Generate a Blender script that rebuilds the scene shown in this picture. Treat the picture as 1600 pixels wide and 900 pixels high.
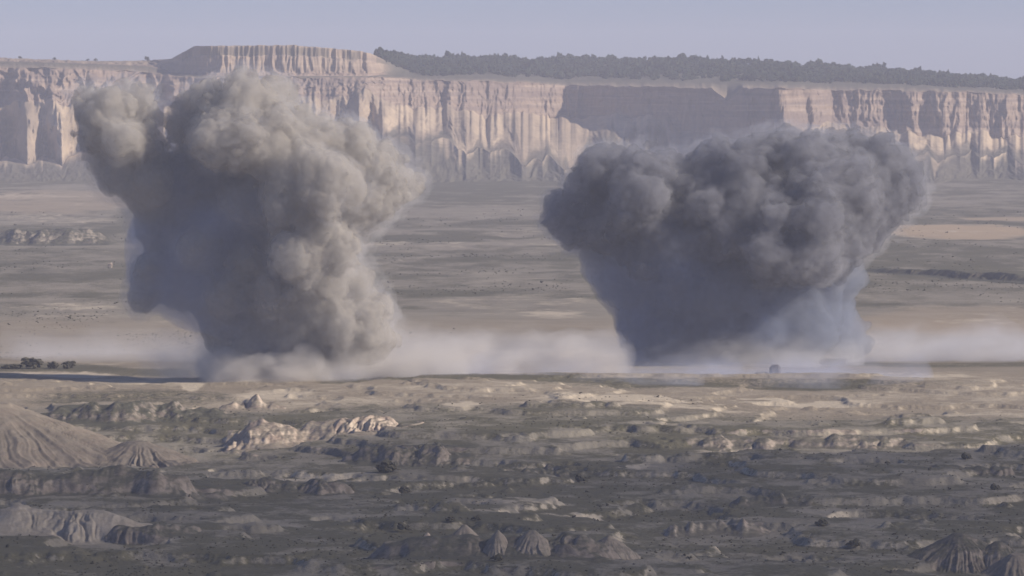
import bpy, math, random
import numpy as np
from mathutils import Vector, Matrix

sc = bpy.context.scene
for o in list(bpy.data.objects):
    bpy.data.objects.remove(o, do_unlink=True)
C = sc.collection
R = math.radians
rng = np.random.default_rng(7)
random.seed(7)

# ------------------------------------------------------------------ camera
H = 100.0                      # camera height above the plain
F = 7600.0                     # focal length in pixels of the 1600 px wide photograph
YH = 120.0                     # row of the true horizon
PITCH = math.atan((450 - YH) / F)
cam_d = bpy.data.cameras.new("camera")
cam_d.sensor_width = 36.0
cam_d.lens = 36.0 * F / 1600.0
cam_d.clip_start = 1.0
cam_d.clip_end = 60000.0
cam = bpy.data.objects.new("camera", cam_d)
C.objects.link(cam)
cam.location = (0, 0, H)
cam.rotation_euler = (R(90) - PITCH, 0, 0)
sc.camera = cam

# ------------------------------------------------------------------ sky, sun, exposure
SUN_EL = R(33)
SUN_AZ = R(-12)                # from +X (right) turned towards the camera
to_sun = Vector((math.cos(SUN_EL) * math.cos(SUN_AZ), math.cos(SUN_EL) * math.sin(SUN_AZ), math.sin(SUN_EL)))
world = bpy.data.worlds.new("World")
sc.world = world
world.use_nodes = True
wn, wl = world.node_tree.nodes, world.node_tree.links
bg = wn["Background"]
sky = wn.new("ShaderNodeTexSky")
sky.sky_type = 'NISHITA'
sky.sun_disc = False
sky.sun_elevation = SUN_EL
sky.sun_rotation = math.atan2(to_sun.x, to_sun.y)
sky.altitude = 300
sky.air_density = 1.0
sky.dust_density = 0.3
sky.ozone_density = 3.5
tint = wn.new("ShaderNodeMix"); tint.data_type = 'RGBA'; tint.blend_type = 'MULTIPLY'
tint.inputs[0].default_value = 1.0
wtc = wn.new("ShaderNodeTexCoord"); wsep = wn.new("ShaderNodeSeparateXYZ"); wr = wn.new("ShaderNodeValToRGB")
wl.new(wtc.outputs['Generated'], wsep.inputs[0]); wl.new(wsep.outputs['Z'], wr.inputs[0])
wr.color_ramp.elements[0].position = .03; wr.color_ramp.elements[0].color = (.83, .92, 1.52, 1)
wr.color_ramp.elements[1].position = .30; wr.color_ramp.elements[1].color = (.97, .96, 1.16, 1)
wl.new(wr.outputs[0], tint.inputs[7])
wl.new(sky.outputs[0], tint.inputs[6])
wl.new(tint.outputs[2], bg.inputs[0])
bg.inputs[1].default_value = 0.046
sl = bpy.data.lights.new("sun", 'SUN')
sl.energy = 3.5
sl.angle = R(0.5)
sl.color = (1.0, 0.89, 0.76)
so = bpy.data.objects.new("sun", sl)
C.objects.link(so)
so.location = to_sun * 3000
so.rotation_euler = to_sun.to_track_quat('Z', 'Y').to_euler()

sc.view_settings.view_transform = 'Standard'
sc.view_settings.look = 'None'
sc.view_settings.exposure = 0.78
sc.view_settings.gamma = 1.0
sc.view_settings.use_curve_mapping = False
sc.render.engine = 'CYCLES'
cy = sc.cycles
cy.use_denoising = True
cy.max_bounces = 8
cy.diffuse_bounces = 3
cy.volume_bounces = 5
cy.transparent_max_bounces = 24
cy.filter_width = 1.6          # the photograph is a soft video frame
cy.sample_clamp_indirect = 4.0

# ------------------------------------------------------------------ numpy noise
def _hash(ix, iy, iz):
    h = (ix.astype(np.uint32) * np.uint32(374761393) + iy.astype(np.uint32) * np.uint32(668265263)
         + iz.astype(np.uint32) * np.uint32(2147483647 - 94))
    h = (h ^ (h >> np.uint32(13))) * np.uint32(1274126177)
    h = (h ^ (h >> np.uint32(16))) * np.uint32(2246822519)
    return h ^ (h >> np.uint32(15))

def rnd(ix, iy, iz, salt=0):
    return (_hash(ix + salt * 57, iy - salt * 131, iz + salt * 17) & np.uint32(0xFFFFFF)).astype(np.float32) / 16777216.0

def noise2(x, y, s=0):
    """value noise, -1..1"""
    x = np.asarray(x, np.float64); y = np.asarray(y, np.float64)
    x, y = np.broadcast_arrays(x, y)
    ix = np.floor(x).astype(np.int64); iy = np.floor(y).astype(np.int64)
    fx = x - ix; fy = y - iy
    fx = fx * fx * fx * (fx * (fx * 6 - 15) + 10); fy = fy * fy * fy * (fy * (fy * 6 - 15) + 10)
    z = np.full(ix.shape, s * 71 + 3, np.int64)
    a = rnd(ix, iy, z); b = rnd(ix + 1, iy, z); c = rnd(ix, iy + 1, z); d = rnd(ix + 1, iy + 1, z)
    return ((a + (b - a) * fx) * (1 - fy) + (c + (d - c) * fx) * fy) * 2 - 1

def fbm(x, y, n=4, s=0, gain=.5):
    t = 0; a = 1; tot = 0
    for k in range(n):
        t = t + a * noise2(np.asarray(x) * 2 ** k + k * 17.3, np.asarray(y) * 2 ** k - k * 9.1, s + k)
        tot += a; a *= gain
    return t / tot * 1.5

def ridged(x, y, n=3, s=0):
    t = 0; a = 1; tot = 0
    for k in range(n):
        t = t + a * (1 - np.abs(noise2(np.asarray(x) * 2 ** k + k * 5.3, np.asarray(y) * 2 ** k, s + k)) * 1.6)
        tot += a; a *= .5
    return t / tot

def noise3(x, y, z, s=0):
    ix = np.floor(x).astype(np.int64); iy = np.floor(y).astype(np.int64); iz = np.floor(z).astype(np.int64)
    fx = x - ix; fy = y - iy; fz = z - iz
    fx = fx * fx * (3 - 2 * fx); fy = fy * fy * (3 - 2 * fy); fz = fz * fz * (3 - 2 * fz)
    r = 0
    for dx in (0, 1):
        for dy in (0, 1):
            for dz in (0, 1):
                w = (fx if dx else 1 - fx) * (fy if dy else 1 - fy) * (fz if dz else 1 - fz)
                r = r + w * rnd(ix + dx, iy + dy, iz + dz, s)
    return r * 2 - 1

def puff3(x, y, z, s=0):
    """rounded cauliflower puffs (one minus the distance to the nearest cell point)"""
    ix = np.floor(x).astype(np.int64); iy = np.floor(y).astype(np.int64); iz = np.floor(z).astype(np.int64)
    best = np.full(x.shape, 9.0, np.float32)
    for dx in (-1, 0, 1):
        for dy in (-1, 0, 1):
            for dz in (-1, 0, 1):
                a, b, c = ix + dx, iy + dy, iz + dz
                d = (a + rnd(a, b, c, s) - x) ** 2 + (b + rnd(a, b, c, s + 1) - y) ** 2 + (c + rnd(a, b, c, s + 2) - z) ** 2
                best = np.minimum(best, d.astype(np.float32))
    return 1 - np.minimum(best, 1.2)

def sstep(a, b, x):
    t = np.clip((x - a) / (b - a), 0, 1)
    return t * t * (3 - 2 * t)

# ------------------------------------------------------------------ mesh helpers
def tag(o, label=None, cat=None, group=None, kind=None):
    if label: o['label'] = label
    if cat: o['category'] = cat
    if group: o['group'] = group
    if kind: o['kind'] = kind
    return o

def mesh_obj(name, verts, faces, mat, parent=None, smooth=True, attrs=None):
    """verts n x 3, faces m x 4 or m x 3 -> ONE mesh object"""
    verts = np.asarray(verts, np.float32); faces = np.asarray(faces, np.int32)
    me = bpy.data.meshes.new(name)
    n, m, k = len(verts), len(faces), faces.shape[1]
    me.vertices.add(n); me.vertices.foreach_set("co", verts.ravel())
    me.loops.add(m * k); me.loops.foreach_set("vertex_index", faces.ravel())
    me.polygons.add(m)
    me.polygons.foreach_set("loop_start", np.arange(0, m * k, k, dtype=np.int32))
    me.polygons.foreach_set("use_smooth", np.full(m, smooth, dtype=bool))
    me.update(calc_edges=True)
    for an, av in (attrs or {}).items():
        a = me.attributes.new(an, 'FLOAT', 'POINT')
        a.data.foreach_set("value", np.ascontiguousarray(av, dtype=np.float32).ravel())
    me.validate()
    if mat: me.materials.append(mat)
    o = bpy.data.objects.new(name, me)
    C.objects.link(o)
    if parent: o.parent = parent
    return o

def grid_faces(nr, nc):
    i = np.arange(nr - 1)[:, None] * nc + np.arange(nc - 1)[None, :]
    i = i.ravel()
    return np.stack([i, i + 1, i + 1 + nc, i + nc], 1)

def empty(name, loc):
    o = bpy.data.objects.new(name, None)
    C.objects.link(o)
    o.location = loc
    return o

# ------------------------------------------------------------------ material helpers
class NT:
    def __init__(s, name):
        s.m = bpy.data.materials.new(name); s.m.use_nodes = True
        s.n = s.m.node_tree.nodes; s.l = s.m.node_tree.links
        s.n.clear(); s.out = s.n.new("ShaderNodeOutputMaterial")
        s.tc = s.n.new("ShaderNodeTexCoord")
    def put(s, node, key, v):
        if v is None: return
        if hasattr(v, 'is_linked') or hasattr(v, 'links'): s.l.new(v, node.inputs[key])
        else: node.inputs[key].default_value = v
    def noise(s, scale, detail=4, rough=.55, vec=None, stretch=None):
        v = vec or s.tc.outputs['Object']
        if stretch:
            mp = s.n.new("ShaderNodeMapping"); mp.inputs['Scale'].default_value = stretch
            s.l.new(v, mp.inputs['Vector']); v = mp.outputs[0]
        t = s.n.new("ShaderNodeTexNoise"); s.l.new(v, t.inputs['Vector'])
        t.inputs['Scale'].default_value = scale; t.inputs['Detail'].default_value = detail; t.inputs['Roughness'].default_value = rough
        return t.outputs['Fac']
    def attr(s, name):
        t = s.n.new("ShaderNodeAttribute"); t.attribute_name = name
        return t.outputs['Fac']
    def ramp(s, fac, *stops):
        t = s.n.new("ShaderNodeValToRGB"); e = t.color_ramp.elements
        while len(e) < len(stops): e.new(.5)
        for k, (p, c) in enumerate(stops):
            e[k].position = p; e[k].color = (c, c, c, 1) if not hasattr(c, '__len__') else (*c, 1)
        s.l.new(fac, t.inputs[0]); return t.outputs[0]
    def math(s, op, a, b=None, clamp=False):
        t = s.n.new("ShaderNodeMath"); t.operation = op; t.use_clamp = clamp
        s.put(t, 0, a); s.put(t, 1, b); return t.outputs[0]
    def mix(s, f, a, b, mode='MIX'):
        t = s.n.new("ShaderNodeMix"); t.data_type = 'RGBA'; t.blend_type = mode
        s.put(t, 0, f)
        for k, v in ((6, a), (7, b)):
            s.put(t, k, (*v, 1) if isinstance(v, tuple) else v)
        return t.outputs[2]
    def diffuse(s, col, bump=None, strength=.3, dist=.5, rough=.95):
        b = s.n.new("ShaderNodeBsdfPrincipled")
        s.put(b, 'Base Color', (*col, 1) if isinstance(col, tuple) else col)
        b.inputs['Roughness'].default_value = rough
        b.inputs['Specular IOR Level'].default_value = .08
        if bump is not None:
            bp = s.n.new("ShaderNodeBump"); bp.inputs['Strength'].default_value = strength; bp.inputs['Distance'].default_value = dist
            s.l.new(bump, bp.inputs['Height']); s.l.new(bp.outputs[0], b.inputs['Normal'])
        s.l.new(b.outputs[0], s.out.inputs[0]); return s.m

# ------------------------------------------------------------------ ground height and pixel-to-plain
def zg(x, y):
    x = np.asarray(x, np.float64); y = np.asarray(y, np.float64)
    edge = 1600 + 42 * fbm(x / 80, x * 0 + .5, 5, 40) - 0.10 * x
    z = 1.9 * (1 - sstep(-14, 22, y - edge)) * sstep(600, 1200, y)
    wn_ = sstep(650, 900, y) * (1 - sstep(1560, 1640, y))
    near = 1 - sstep(1250, 1550, y)
    hill = fbm(x / 105, y / 88, 4, 11)
    fine = fbm(x / 5, y / 6, 3, 15)
    v = hill * 2.6 + .10 * fine + .12 * fbm(x / 16, y / 18, 2, 16)
    fl = np.floor(v); fr = v - fl
    bench = fl + .25 * fr + .75 * sstep(.40, .62, fr)
    z = z + wn_ * ((1.0 + .95 * near) * bench + .2 * fine * (.4 + sstep(.35, .5, fr) * (1 - sstep(.6, .7, fr)) * 1.5))
    far = sstep(1700, 2600, y) * (1 - sstep(3900, 4600, y))
    z = z + far * (2.0 * fbm(x / 260, y / 330, 3, 31) + .5 * fbm(x / 40, y / 60, 3, 33))
    return z

def at(px, py, z=None):
    """the point on the ground that the photograph shows at px, py"""
    a = PITCH + math.atan((py - 450) / F)
    zz = 0.0
    for _ in range(16):
        d = (H - zz) / math.tan(a)
        ax = d * math.cos(PITCH) + (H - zz) * math.sin(PITCH)
        x = (px - 800) / F * ax
        zz = .4 * zz + .6 * float(zg(x, d)) if z is None else z
    return Vector((x, d, zz))

def height_at(py, d):
    return H - d * math.tan(PITCH + math.atan((py - 450) / F))

# ------------------------------------------------------------------ materials
def earth_material():
    t = NT("earth")
    clay, veg, pink = t.attr("clay"), t.attr("veg"), t.attr("pink")
    n1 = t.noise(.03, 6, .6); n2 = t.noise(.22, 5, .6); n3 = t.noise(.9, 4, .65)
    soil = t.mix(t.ramp(n1, (.35, 0), (.65, 1)), (.165, .148, .117), (.232, .208, .166))
    soil = t.mix(pink, soil, (.345, .262, .175))
    c = t.math('ADD', clay, t.math('MULTIPLY', t.math('SUBTRACT', n2, .5), .9))
    geo = t.n.new("ShaderNodeNewGeometry"); sx = t.n.new("ShaderNodeSeparateXYZ"); t.l.new(geo.outputs['Normal'], sx.inputs[0])
    steep = t.ramp(sx.outputs['Z'], (.82, 1), (.97, 0))
    c = t.math('ADD', c, t.math('MULTIPLY', steep, .28))
    cf = t.ramp(c, (.40, 0), (.78, 1))
    pale = t.mix(n3, (.34, .285, .215), (.51, .44, .335))
    col = t.mix(cf, soil, pale)
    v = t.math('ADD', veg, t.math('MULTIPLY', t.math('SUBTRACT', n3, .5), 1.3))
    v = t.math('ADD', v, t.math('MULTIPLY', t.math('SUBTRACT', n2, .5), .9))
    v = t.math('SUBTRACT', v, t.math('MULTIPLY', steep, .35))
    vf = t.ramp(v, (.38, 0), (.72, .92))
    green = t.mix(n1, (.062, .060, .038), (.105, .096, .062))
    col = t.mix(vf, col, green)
    return t.diffuse(col, t.math('ADD', n3, n2), .6, .7)

def clay_material(name, base=(.24, .20, .165), pale=(.38, .325, .265), scrub=.5, band=.35):
    t = NT(name)
    n2 = t.noise(.25, 5, .6); n3 = t.noise(1.1, 4, .65)
    strata = t.noise(1.3, 3, .5, stretch=(.03, .03, 1))
    col = t.mix(t.ramp(n2, (.35, 0), (.65, 1)), base, pale)
    col = t.mix(t.math('MULTIPLY', t.ramp(strata, (.45, 0), (.6, 1)), band), col, (.22, .165, .135))
    geo = t.n.new("ShaderNodeNewGeometry"); sx = t.n.new("ShaderNodeSeparateXYZ"); t.l.new(geo.outputs['Normal'], sx.inputs[0])
    flat = t.math('ADD', sx.outputs['Z'], t.math('MULTIPLY', t.math('SUBTRACT', n3, .5), .5))
    flat = t.math('ADD', flat, t.math('MULTIPLY', t.math('SUBTRACT', n2, .5), .5))
    vf = t.math('MULTIPLY', t.ramp(flat, (.74, 0), (.95, 1)), scrub * 1.6, True)
    n5 = t.noise(.45, 5, .65)
    col = t.mix(t.math('MULTIPLY', t.ramp(n5, (.48, 0), (.62, 1)), min(1, scrub * 1.2)), col, (.10, .088, .068))
    col = t.mix(vf, col, (.075, .073, .055))
    return t.diffuse(col, n3, .5, .3)

M_earth = earth_material()
M_clay = clay_material("clay")
M_clay_grey = clay_material("clay_grey", (.14, .12, .10), (.27, .23, .19), .6, .3)
M_clay_bare = clay_material("clay_bare", (.185, .155, .122), (.265, .225, .178), .12, .25)
M_clay_pink = clay_material("clay_pink", (.33, .255, .20), (.55, .46, .36), .35, .4)

def leaf_material(name, a, b, scale=.8):
    t = NT(name); n = t.noise(scale, 3, .6)
    return t.diffuse(t.mix(n, a, b), rough=.9)
M_forest = leaf_material("pine_foliage", (.012, .022, .015), (.034, .046, .028), .08)
M_scrub = leaf_material("scrub_foliage", (.055, .052, .038), (.095, .087, .062), .3)
M_bark = leaf_material("bark", (.07, .055, .04), (.11, .085, .065), 2)

# ------------------------------------------------------------------ ground sheet
def build_ground():
    ui = np.linspace(-.122, .122, 1250)
    uo = .122 + (np.linspace(0, 1, 50)[1:] ** 2) * .55
    u = np.concatenate([-uo[::-1], ui, uo])
    yy = np.concatenate([np.arange(1150, 910, -2.0), np.arange(910, 600, -.62), np.arange(600, 264, -1.0)])
    d = H * F / (yy - YH)
    d = np.concatenate([np.linspace(150, d[0], 30)[:-1], d, np.linspace(d[-1], 9000, 20)[1:]])
    D, U = np.meshgrid(d, u, indexing='ij')
    X = U * D; Y = D
    Z = zg(X, Y)
    px = 800 + F * U; py = YH + H * F / D
    # clay, scrub and pink soil: patches on the ground
    n = fbm(X / 70, Y / 110, 4, 61); n2 = fbm(X / 18, Y / 26, 3, 66); n3 = fbm(X / 6, Y / 8, 3, 68)
    def band(a, b, s=12): return sstep(a - s, a + s, py) * (1 - sstep(b - s, b + s, py))
    clay = .20 + .20 * n + .12 * n2 + .10 * n3
    veg = .30 + .22 * fbm(X / 120, Y / 160, 4, 71)
    pink = np.zeros_like(X) + .05
    veg += band(380, 470) * .30 + band(270, 372) * .22
    clay += band(470, 505) * .10 * (n2 > .1)
    veg -= band(505, 560) * .25; pink += band(500, 570) * .25
    clay += band(582, 652, 8) * .16; pink += band(575, 660) * .25; veg -= band(585, 650) * .1
    farp = 1 - sstep(540, 600, py)
    w1 = fbm(X / 14, Y / 34, 4, 81); w2 = fbm(X / 40, Y / 60, 4, 85)
    veg += farp * (.26 * w1 + .20 * w2); clay += farp * .14 * fbm(X / 10, Y / 22, 3, 88)
    wash = sstep(.955, 1.02, ridged(X / 170 + .15 * w2, Y / 330, 1, 83)) * farp
    clay += wash * .30; veg -= wash * .3
    dark = sstep(650, 690, py + 14 * n - .02 * (px - 800) + 20 * sstep(1000, 1500, px))  # dark foreground: dense scrub, with part of the cloud shade put into the colour
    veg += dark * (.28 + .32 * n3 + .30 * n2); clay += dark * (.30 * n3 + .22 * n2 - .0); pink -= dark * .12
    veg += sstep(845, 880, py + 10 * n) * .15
    pale = [(70, 306, 160, 3, .5), (60, 341, 120, 5, .55), (95, 482, 100, 4, .5), (130, 495, 80, 4, .45), (60, 512, 70, 3, .3),
            (600, 380, 46, 5, .6), (700, 381, 32, 5, .6), (790, 361, 60, 3, .4), (870, 492, 60, 7, .6), (700, 470, 80, 4, .3),
            (1270, 632, 100, 4, .8), (960, 645, 140, 5, .55), (1000, 655, 180, 3, .5), (715, 658, 30, 5, .9), (700, 594, 120, 4, .5),
            (830, 586, 100, 5, .6), (1430, 590, 80, 4, .6), (1170, 592, 40, 3, .5), (60, 587, 90, 4, .6), (120, 645, 38, 5, .9),
            (230, 644, 70, 5, .4), (375, 601, 16, 5, .9), (298, 606, 14, 8, .8), (250, 600, 110, 6, .4), (420, 628, 60, 6, .5),
            (820, 795, 110, 5, .45), (900, 803, 90, 4, .55), (760, 810, 60, 3, .4), (990, 742, 40, 4, .4), (1150, 718, 90, 3, .4),
            (1310, 800, 50, 6, .4), (520, 790, 60, 3, .35), (1100, 690, 120, 4, .4), (1330, 706, 60, 3, .35), (470, 752, 90, 3, .35),
            (1560, 720, 60, 5, .35), (1500, 650, 120, 3, .25), (600, 870, 40, 8, .0), (1560, 560, 90, 3, .35), (260, 835, 60, 4, .4)]
    for cx, cy, w, h, v in pale:
        e = ((px - cx - 20 * n) / w) ** 2 + ((py - cy - 3 * n3) / (h * 1.1)) ** 2
        g = (1 - sstep(.1, 1.7, e + .5 * n2 + .7 * n3)) * v * np.where(py < 560, .6, 1.0)
        clay += g; veg -= g * .9
    for cx, cy, w, h, v in [(1510, 365, 120, 12, .9), (1570, 342, 80, 5, .6), (1440, 356, 70, 3, .6), (80, 315, 150, 18, .4), (1540, 500, 200, 25, .3)]:
        e = ((px - cx) / w) ** 2 + ((py - cy) / h) ** 2
        g = (1 - sstep(.6, 1.3, e + .25 * n2)) * v
        pink += g; veg -= g * .8
    for cx, cy, w, h, v in [(60, 575, 130, 7, .55), (260, 582, 170, 6, .5), (700, 604, 240, 9, .55), (900, 613, 270, 8, .35), (210, 628, 170, 14, .4),
                            (1100, 610, 260, 6, .4), (730, 285, 160, 30, .35), (560, 372, 200, 5, .3), (720, 372, 110, 4, .5), (60, 365, 110, 14, .25),
                            (1500, 570, 200, 4, .4), (1400, 612, 200, 5, .3)]:
        e = ((px - cx) / w) ** 2 + ((py - cy) / h) ** 2
        veg += (1 - sstep(.4, 1.5, e + .4 * n2)) * v; 
    ln = py - (422 + (px - 1345) * .078) + 1.5 * n2            # scrub-filled wash on the right
    g = (1 - sstep(1.5, 5, np.abs(ln))) * sstep(1335, 1360, px) * (.5 + .5 * sstep(-.4, .1, n))
    veg += g * .8; clay -= g * .4
    Z = Z - g * 1.2
    P = np.stack([X, Y, Z], -1).reshape(-1, 3)
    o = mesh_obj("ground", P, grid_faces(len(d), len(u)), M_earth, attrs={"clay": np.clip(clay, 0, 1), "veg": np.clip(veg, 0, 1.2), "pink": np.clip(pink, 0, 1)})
    tag(o, "wide scrubby plain with pale clay streaks running to the cliffs", "ground", kind="structure")
build_ground()

# ------------------------------------------------------------------ mesa: eroded cliff wall, badland slopes and plateau
def mesa_material():
    t = NT("mesa_rock")
    cliff, bad, apron, top = t.attr("cliff"), t.attr("badland"), t.attr("apron"), t.attr("plateau")
    n1 = t.noise(.012, 5, .6); n2 = t.noise(.07, 5, .6); n3 = t.noise(.3, 3, .6)
    vert = t.noise(.16, 4, .6, stretch=(1, 1, .10))
    strata = t.noise(.33, 3, .55, stretch=(.02, .02, 1))
    rock = t.mix(t.ramp(vert, (.25, 0), (.75, 1)), (.20, .148, .118), (.315, .235, .18))  # cliff rock darkened: shade of its recessed columns put into the colour
    rock = t.mix(t.math('MULTIPLY', t.ramp(strata, (.50, 0), (.62, 1)), .5), rock, (.40, .32, .255))
    st2 = t.noise(.09, 4, .6, stretch=(.06, .06, 1.6))
    rock = t.mix(t.math('MULTIPLY', t.ramp(st2, (.46, 0), (.60, 1)), .75), rock, (.155, .118, .108))
    rock = t.mix(t.math('MULTIPLY', t.ramp(n3, (.5, 0), (.68, 1)), .35), rock, (.15, .12, .10))
    badc = t.mix(t.ramp(vert, (.25, 0), (.75, 1)), (.39, .30, .21), (.50, .40, .28))
    scrub = t.mix(t.ramp(n2, (.35, 0), (.68, 1)), (.080, .074, .058), (.155, .137, .112))
    green = t.mix(n2, (.060, .062, .045), (.16, .14, .105))
    col = t.mix(t.math('ADD', apron, t.math('MULTIPLY', t.math('MULTIPLY', t.math('SUBTRACT', n2, .5), 1.4), apron), True), scrub, t.mix(n2, (.078, .074, .050), (.150, .132, .100)))
    col = t.mix(cliff, col, rock)
    col = t.mix(t.math('ADD', bad, t.math('MULTIPLY', t.math('MULTIPLY', t.math('SUBTRACT', n2, .5), 1.6), bad), True), col, badc)
    col = t.mix(top, col, green)
    return t.diffuse(col, vert, .5, 1.2)
M_mesa = mesa_material()

MPX = [-900, -300, 0, 80, 150, 230, 270, 330, 460, 575, 600, 640, 700, 800, 880, 925, 1040, 1060, 1213, 1224, 1300, 1400, 1500, 1600, 1900, 2500]
def mrow(*v): return np.array(v, float)
MPXA = np.array(MPX, float)
yB = mrow(258, 258, 258, 258, 254, 248, 242, 240, 232, 214, 214, 218, 228, 250, 265, 238, 240, 244, 250, 245, 240, 240, 245, 245, 245, 245)
dB = mrow(5000, 5000, 4980, 4960, 4960, 4980, 4990, 4990, 4990, 5010, 5010, 4990, 4940, 4820, 4740, 5060, 5060, 5030, 4860, 4860, 4930, 4940, 4940, 4940, 4940, 4940)
yC = mrow(175, 165, 168, 150, 172, 160, 165, 170, 158, 150, 160, 166, 166, 178, 180, 180, 180, 206, 216, 215, 199, 200, 208, 212, 210, 205)
dC = mrow(5150, 5150, 5120, 5090, 5110, 5150, 5140, 5110, 5120, 5140, 5150, 5190, 5200, 5260, 5350, 5330, 5190, 5160, 4985, 4985, 5090, 5090, 5080, 5090, 5090, 5090)
yD = mrow(110, 106, 104, 106, 108, 112, 118, 122, 121, 121, 120, 124, 126, 128, 134, 134, 136, 137, 138, 138, 140, 141, 143, 148, 152, 152)
dD = dC + np.interp(MPXA, [200, 290, 330, 860, 900, 1200, 1230, 1300], [85, 70, 38, 36, 14, 14, 20, 28])
yE = mrow(100, 98, 96, 98, 100, 104, 116, 119, 119, 119, 117, 119, 121, 122, 127, 127, 127, 127, 129, 130, 132, 134, 138, 143, 148, 148)
dE = dD + mrow(60, 60, 60, 60, 60, 60, 40, 30, 30, 30, 60, 140, 160, 160, 160, 160, 160, 160, 160, 160, 160, 160, 160, 160, 160, 160)
yF = mrow(92, 90, 91, 94, 97, 95, 84, 73, 72, 82, 88, 97, 99, 100, 98, 98, 100, 101, 105, 106, 110, 116, 124, 133, 140, 140)
dF = dE + mrow(200, 200, 200, 200, 160, 90, 36, 24, 24, 26, 60, 420, 520, 560, 560, 560, 560, 560, 560, 560, 560, 560, 560, 560, 560, 560)

yF = ([-900, 0, 150, 230, 268, 286, 304, 330, 460, 560, 580, 600, 640, 700, 1040, 1213, 1300, 1400, 1500, 1600, 1900], [92, 91, 96, 95, 92, 82, 73, 72, 71, 80, 84, 93, 97, 99, 100, 105, 110, 116, 124, 133, 140])
def mi(row, p): return np.interp(p, *row) if isinstance(row, tuple) else np.interp(p, MPX, row)
def mesa_point(p, k_d, k_y):
    d = mi(k_d, p); y = mi(k_y, p)
    return d, H - d * (y - YH) / F

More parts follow.
